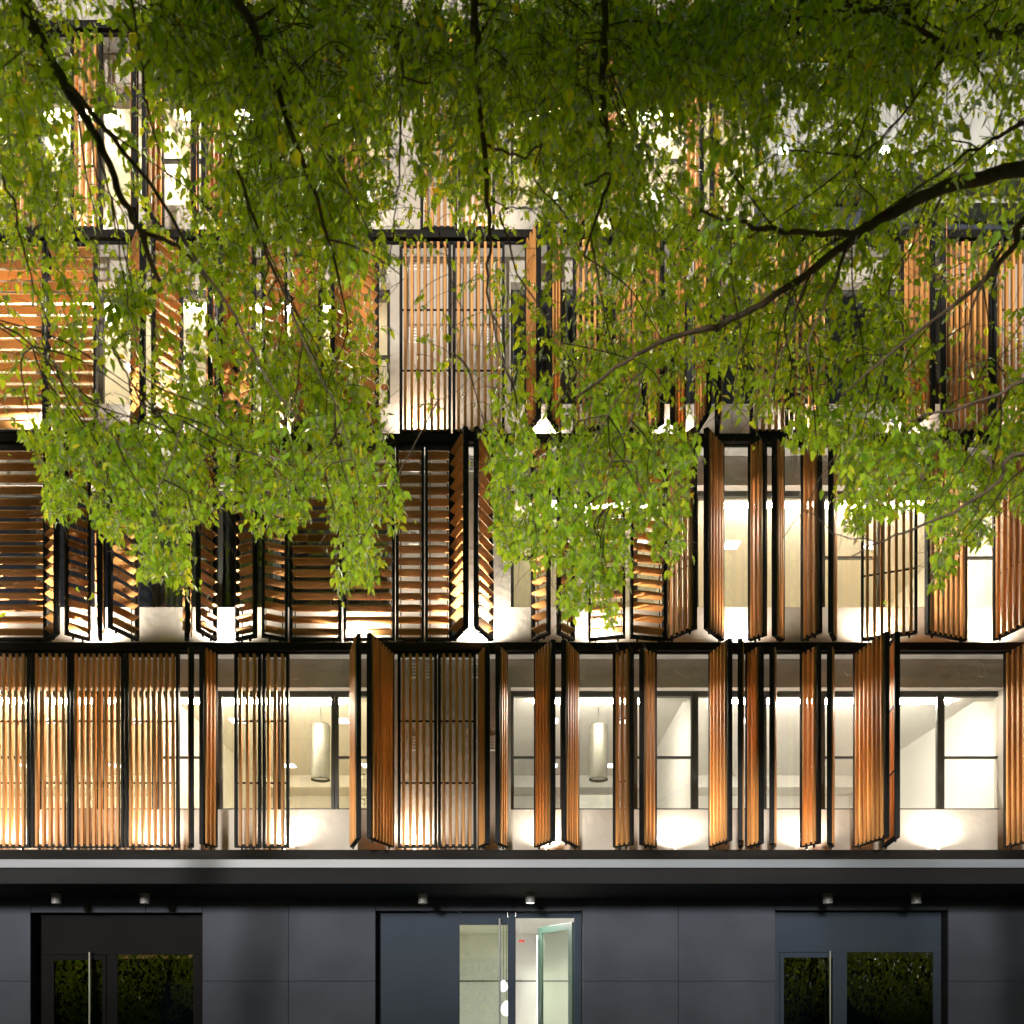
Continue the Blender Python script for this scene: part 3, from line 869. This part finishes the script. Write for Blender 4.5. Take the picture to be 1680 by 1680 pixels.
NODES = {id(t): [Vector(p) for p in t.nodes] for t in (trL, trM, trR)}
LEAF = .069
rs = random.Random(21)
def spray(tr, c, size, tau_a, dens=1.0):
    """a drooping twig with alternate leaves whose middle is at c"""
    L = rs.uniform(.28, .62) * size / LEAF * .95
    az = rs.uniform(0, 2 * math.pi)
    out = Vector((math.cos(az), math.sin(az), 0))
    n = 7
    droop = rs.uniform(.5, 1.6)
    pts = [Vector((0, 0, 0))]; d = (out * rs.uniform(.25, .9) + Vector((0, 0, rs.uniform(-.7, .25)))).normalized()
    for i in range(n):
        pts.append(pts[-1] + d * (L / n))
        d = (d + Vector((rs.gauss(0, .12), rs.gauss(0, .12), -droop / n * 1.4))).normalized()
    mid = sum(pts, Vector()) / len(pts)
    pts = [p - mid + c for p in pts]
    kept = 0
    nl = int(L / (size * .30))
    side = 1
    for i in range(nl):
        t = (i + rs.uniform(.2, .8)) / nl * n
        k = min(int(t), n - 1); f = t - k
        p = pts[k].lerp(pts[k + 1], f)
        px, py = proj(p)
        nz = (.75 * noise.noise(Vector((px / 120, py / 170, p.y * .8 + 4))) - .08 if py < 690 else .1) + noise.noise(Vector((px / 46, py / 75, p.y * 1.7))) + .5 * noise.noise(Vector((px / 21, py / 30, p.y * 3 + 9)))
        if rs.random() > tau_at(px, py + 8) / max(TAU[dens], .05) * min(1.0, max(.05, .72 + 1.9 * nz)): continue
        tw = (pts[k + 1] - pts[k]).normalized()
        sd = tw.cross(Vector((0, 0, 1)))
        sd = sd.normalized() if sd.length > .1 else out
        side = -side
        ax = (tw * rs.uniform(.2, .7) + sd * side * rs.uniform(.25, .9) + Vector((0, 0, -rs.uniform(.35, 1.1))) + Vector((rs.gauss(0, .2), rs.gauss(0, .2), rs.gauss(0, .2)))).normalized()
        nrm = Vector((rs.gauss(0, .8), rs.gauss(0, .8), rs.uniform(.1, 1.0))).normalized()
        tr.lp.append((p, ax, nrm, size * rs.choice((.5, .65, .8, .95, 1.05, 1.25)) * rs.uniform(.85, 1.12)))
        kept += 1
    if kept >= 3:
        tr.twig.tube(pts, [.0024 - .0013 * i / n for i in range(n + 1)], 3, cap=False)
        if rs.random() < .09:
            best = None; bd = 1e9
            for q in rs.sample(NODES[id(tr)], min(70, len(NODES[id(tr)]))):
                dd = (q - pts[0]).length + (0.6 if q.z < pts[0].z - .2 else 0)
                if .1 < dd < bd: bd, best = dd, q
            if best is not None and bd < 1.3:
                a, b = best, pts[0]
                m1 = a.lerp(b, .35) + Vector((rs.gauss(0, .05), rs.gauss(0, .05), .06)); m2 = a.lerp(b, .7) + Vector((rs.gauss(0, .04), rs.gauss(0, .04), .05))
                tr.twig.tube(smooth_path([a, m1, m2, b], 3), [.006 - .003 * i / 9 for i in range(10)], 4, cap=False)

def depth_range(py):
    if rs.random() < (.42 if py < 130 else .2 if py < 260 else .04) and py < 440: return 4.4, 5.6
    t = min(1.0, max(py, 0) / 800)
    return 5.3 + .5 * t, 7.4 - .2 * t

for j in range(-4, 26):
    for i in range(-5, 47):
        ii = min(max(i, 0), 41); jj = max(j, 0)
        dg = int(DENS[jj][ii])
        if dg == 0 and j < 17: continue
        if j >= 17: dg = 7
        tau = TAU[dg] * (2.5 if j < 4 else 1.6 if j < 9 else 1.35 if j < 14 else 1.9)
        if i < 0 or i > 41 or j < 0: tau = min(tau, 1.1) * .8
        # split the optical depth over random sprays
        budget = tau * 1600.0
        while True:
            lo, hi = depth_range(j * 40)
            d = lo + (hi - lo) * rs.random() ** .75
            lpx = LEAF * PPM * D / d
            a_leaf = lpx * lpx * .21
            a_spray = a_leaf * 7.5
            if budget < a_spray and rs.random() > budget / a_spray: break
            budget -= a_spray
            px, py = (i + rs.random()) * 40, (j + rs.random()) * 40
            b1, b2 = 655 + rs.gauss(0, 25), 1140 + rs.gauss(0, 35)
            if py > 680 and rs.random() > tau_at(px, py) / 1.3: continue
            tr = trL if px < b1 else (trM if px < b2 else trR)
            spray(tr, P(px, py, d), LEAF, tau, dg)
            if budget <= 0: break

def leaf_mesh(name, lp, mat, parent, base, rseed):
    r = np.random.default_rng(rseed)
    n = len(lp)
    P0 = np.array([tuple(q[0]) for q in lp]); A = np.array([tuple(q[1]) for q in lp]); Nn = np.array([tuple(q[2]) for q in lp]); S = np.array([q[3] for q in lp])
    A /= np.linalg.norm(A, axis=1, keepdims=True)
    Bv = np.cross(A, Nn); bl = np.linalg.norm(Bv, axis=1, keepdims=True); bl[bl < 1e-6] = 1; Bv /= bl
    C = np.cross(Bv, A)
    wf = r.uniform(.66, 1.0, n)
    fold_ = r.uniform(.02, .16, n); curl = r.uniform(-.05, .30, n)
    tpl = [(0, 0, 0), (-.30, .30, 1), (.30, .30, 1), (0, .30, 0), (-.22, .64, 1), (.22, .64, 1), (0, .64, 0), (0, 1.0, 0)]
    V = np.zeros((n, 8, 3))
    for k, (u, v, e) in enumerate(tpl):
        up = fold_ * e - curl * v * v
        V[:, k, :] = P0 + S[:, None] * (Bv * (u * wf)[:, None] + A * (v + .18) + C * up[:, None])
    V -= np.array(base)
    off = (np.arange(n) * 8)[:, None]
    tri = np.array([[0, 2, 3], [0, 3, 1], [6, 5, 7], [4, 6, 7]]); quad = np.array([[3, 2, 5, 6], [1, 3, 6, 4]])
    T = (tri.reshape(1, -1) + off).reshape(-1); Q = (quad.reshape(1, -1) + off).reshape(-1)
    me = bpy.data.meshes.new(name)
    nv = n * 8; ntri, nq = n * 4, n * 2
    me.vertices.add(nv); me.vertices.foreach_set('co', V.reshape(-1))
    me.loops.add(ntri * 3 + nq * 4); me.loops.foreach_set('vertex_index', np.concatenate([T, Q]))
    me.polygons.add(ntri + nq)
    ls = np.concatenate([np.arange(ntri) * 3, ntri * 3 + np.arange(nq) * 4])
    me.polygons.foreach_set('loop_start', ls)
    me.polygons.foreach_set('use_smooth', np.ones(ntri + nq, dtype=bool))
    tint = np.clip(r.normal(.53, .22, n), 0, .9)
    yl = r.random(n) < .014
    tint[yl] = r.uniform(.9, 1.0, yl.sum())
    tt = np.concatenate([np.repeat(tint, 4), np.repeat(tint, 2)])
    a = me.attributes.new('tint', 'FLOAT', 'FACE'); a.data.foreach_set('value', tt)
    me.materials.append(mat)
    me.update(calc_edges=True); me.validate()
    o = bpy.data.objects.new(name, me); COL.objects.link(o); o.parent = parent
    return o

# unseen crown added above and behind the viewpoint, shaped to block the low sun
ro = random.Random(9)
over = []
for i in range(36000):
    y = ro.uniform(-15.0, -9.8); d = y + D
    lo = max(6.15 + (6 - d) * .123 + .4 * ro.random(), EYE + 1.45 * d)
    x = ro.uniform(-11, 11)
    p = Vector((x, y, lo + (12.6 - lo) * ro.random() + .3 * math.sin(x * 1.1 + y)))
    over.append((p, Vector((ro.gauss(0, .5), ro.gauss(0, .5), -1)).normalized(), Vector((ro.gauss(0, .9), ro.gauss(0, .9), 1)), ro.uniform(.30, .48)))
for i in range(9000):                       # unseen crown tops above the frame, added to shade foliage from the sky
    y = ro.uniform(-9.8, -5.2); d = y + D; x = ro.uniform(-9, 9)
    lo = EYE + 1.38 * d
    p = Vector((x, y, lo + (13.0 - lo) * ro.random()))
    over.append((p, Vector((ro.gauss(0, .5), ro.gauss(0, .5), -1)).normalized(), Vector((ro.gauss(0, .9), ro.gauss(0, .9), 1)), ro.uniform(.15, .26)))
trM.lp += over

def shift(mb, base):
    mb.v = [(a - base[0], b - base[1], c - base[2]) for a, b, c in mb.v]
for q, tr in enumerate((trL, trM, trR)):
    for mb, nm in ((tr.trunk, 'trunk'), (tr.limb, 'branches'), (tr.twig, 'twigs')):
        shift(mb, tr.base); mb.build(nm, M['bark'], tr.t, smooth=True)
    leaf_mesh('crown', tr.lp, M['leaf'], tr.t, tuple(tr.base), 5 + q)

# the park trees across the road, seen only as a reflection in the door glass
far = []
rf = random.Random(3)
for k in range(9):
    cx = -28 + k * 7 + rf.uniform(-1, 1); cy = -30 + rf.uniform(-2, 2); hgt = rf.uniform(5.2, 6.6)
    for i in range(4200):
        a = rf.uniform(0, 2 * math.pi); rr = 4.6 * math.sqrt(rf.random()); zz = rf.uniform(.4, hgt)
        q = 1 - abs((zz - 3.8) / (hgt - 2.0)) ** 2
        p = Vector((cx + rr * math.cos(a) * q, cy + rr * math.sin(a) * q, zz))
        far.append((p, Vector((rf.gauss(0, .5), rf.gauss(0, .5), -1)).normalized(), Vector((rf.gauss(0, 1), rf.gauss(0, 1), rf.gauss(0, .6))), rf.uniform(.16, .3)))
m = MB(); m.box(-150, 150, -64, -60, -.3, 6.0, bev=1.2); struct(m.build('sky_glow_blocker', M['earth']))  # unseen bank added to keep horizon sky glow out of the door reflections
m = MB()
for k in range(26):
    cx = rf.uniform(-32, 32); cy = rf.uniform(-33, -27); h = rf.uniform(3.5, 5)
    m.tube([(cx, cy, -.1), (cx + rf.uniform(-.2, .2), cy, h * .5), (cx + rf.uniform(-.5, .5), cy, h)], [.2, .15, .09], 7)
struct(m.build('treeline_trunks', M['bark'], smooth=True), 'stuff')
tl = leaf_mesh('treeline', far, M['leaf'], None, (0, 0, 0), 77); struct(tl, 'stuff')

# ------------------------------------------------------------------ light
SUN_EL, SUN_AZ = 6.0, -14.0      # azimuth measured from straight behind the viewpoint towards the right
w = bpy.data.worlds.new('World'); SC.world = w; w.use_nodes = True
nt = w.node_tree; nt.nodes.clear()
sky = nt.nodes.new('ShaderNodeTexSky'); sky.sky_type = 'NISHITA'; sky.sun_disc = False
sky.sun_elevation = R(SUN_EL); sky.sun_rotation = R(180 - SUN_AZ)
bg = nt.nodes.new('ShaderNodeBackground'); bg.inputs['Strength'].default_value = 0.03
wo = nt.nodes.new('ShaderNodeOutputWorld')
nt.links.new(sky.outputs['Color'], bg.inputs['Color']); nt.links.new(bg.outputs['Background'], wo.inputs['Surface'])
sl = bpy.data.lights.new('sun', 'SUN'); sl.energy = 2.2; sl.angle = R(6); sl.color = (1.0, .95, .86)
so = bpy.data.objects.new('sun', sl); COL.objects.link(so)
dirv = Vector((-math.sin(R(SUN_AZ)) * math.cos(R(SUN_EL)), math.cos(R(SUN_AZ)) * math.cos(R(SUN_EL)), -math.sin(R(SUN_EL))))
so.rotation_euler = dirv.to_track_quat('-Z', 'Y').to_euler()

# ------------------------------------------------------------------ camera
cam = bpy.data.cameras.new('camera'); co = bpy.data.objects.new('camera', cam); COL.objects.link(co)
co.location = CAM; co.rotation_euler = (R(90), 0, 0)
cam.sensor_width = 36; cam.lens = 36 * PPM * D / 1680.0
cam.shift_y = (HOR - 840) / 1680.0
cam.clip_end = 1000
cam.dof.use_dof = True; cam.dof.focus_distance = D; cam.dof.aperture_fstop = 1.7
SC.camera = co
SC.view_settings.view_transform = 'Standard'; SC.view_settings.look = 'None'
SC.view_settings.exposure = 0.75; SC.view_settings.gamma = 1.0
SC.cycles.use_denoising = True
try:
    SC.cycles.denoiser = 'OPENIMAGEDENOISE'
except Exception: pass
SC.cycles.max_bounces = 8; SC.cycles.diffuse_bounces = 4; SC.cycles.transparent_max_bounces = 16
SC.cycles.sample_clamp_indirect = 6.0
SC.cycles.caustics_reflective = False; SC.cycles.caustics_refractive = False
print('leaves', [len(t.lp) for t in (trL, trM, trR)], 'shutter leaves', nleaf)
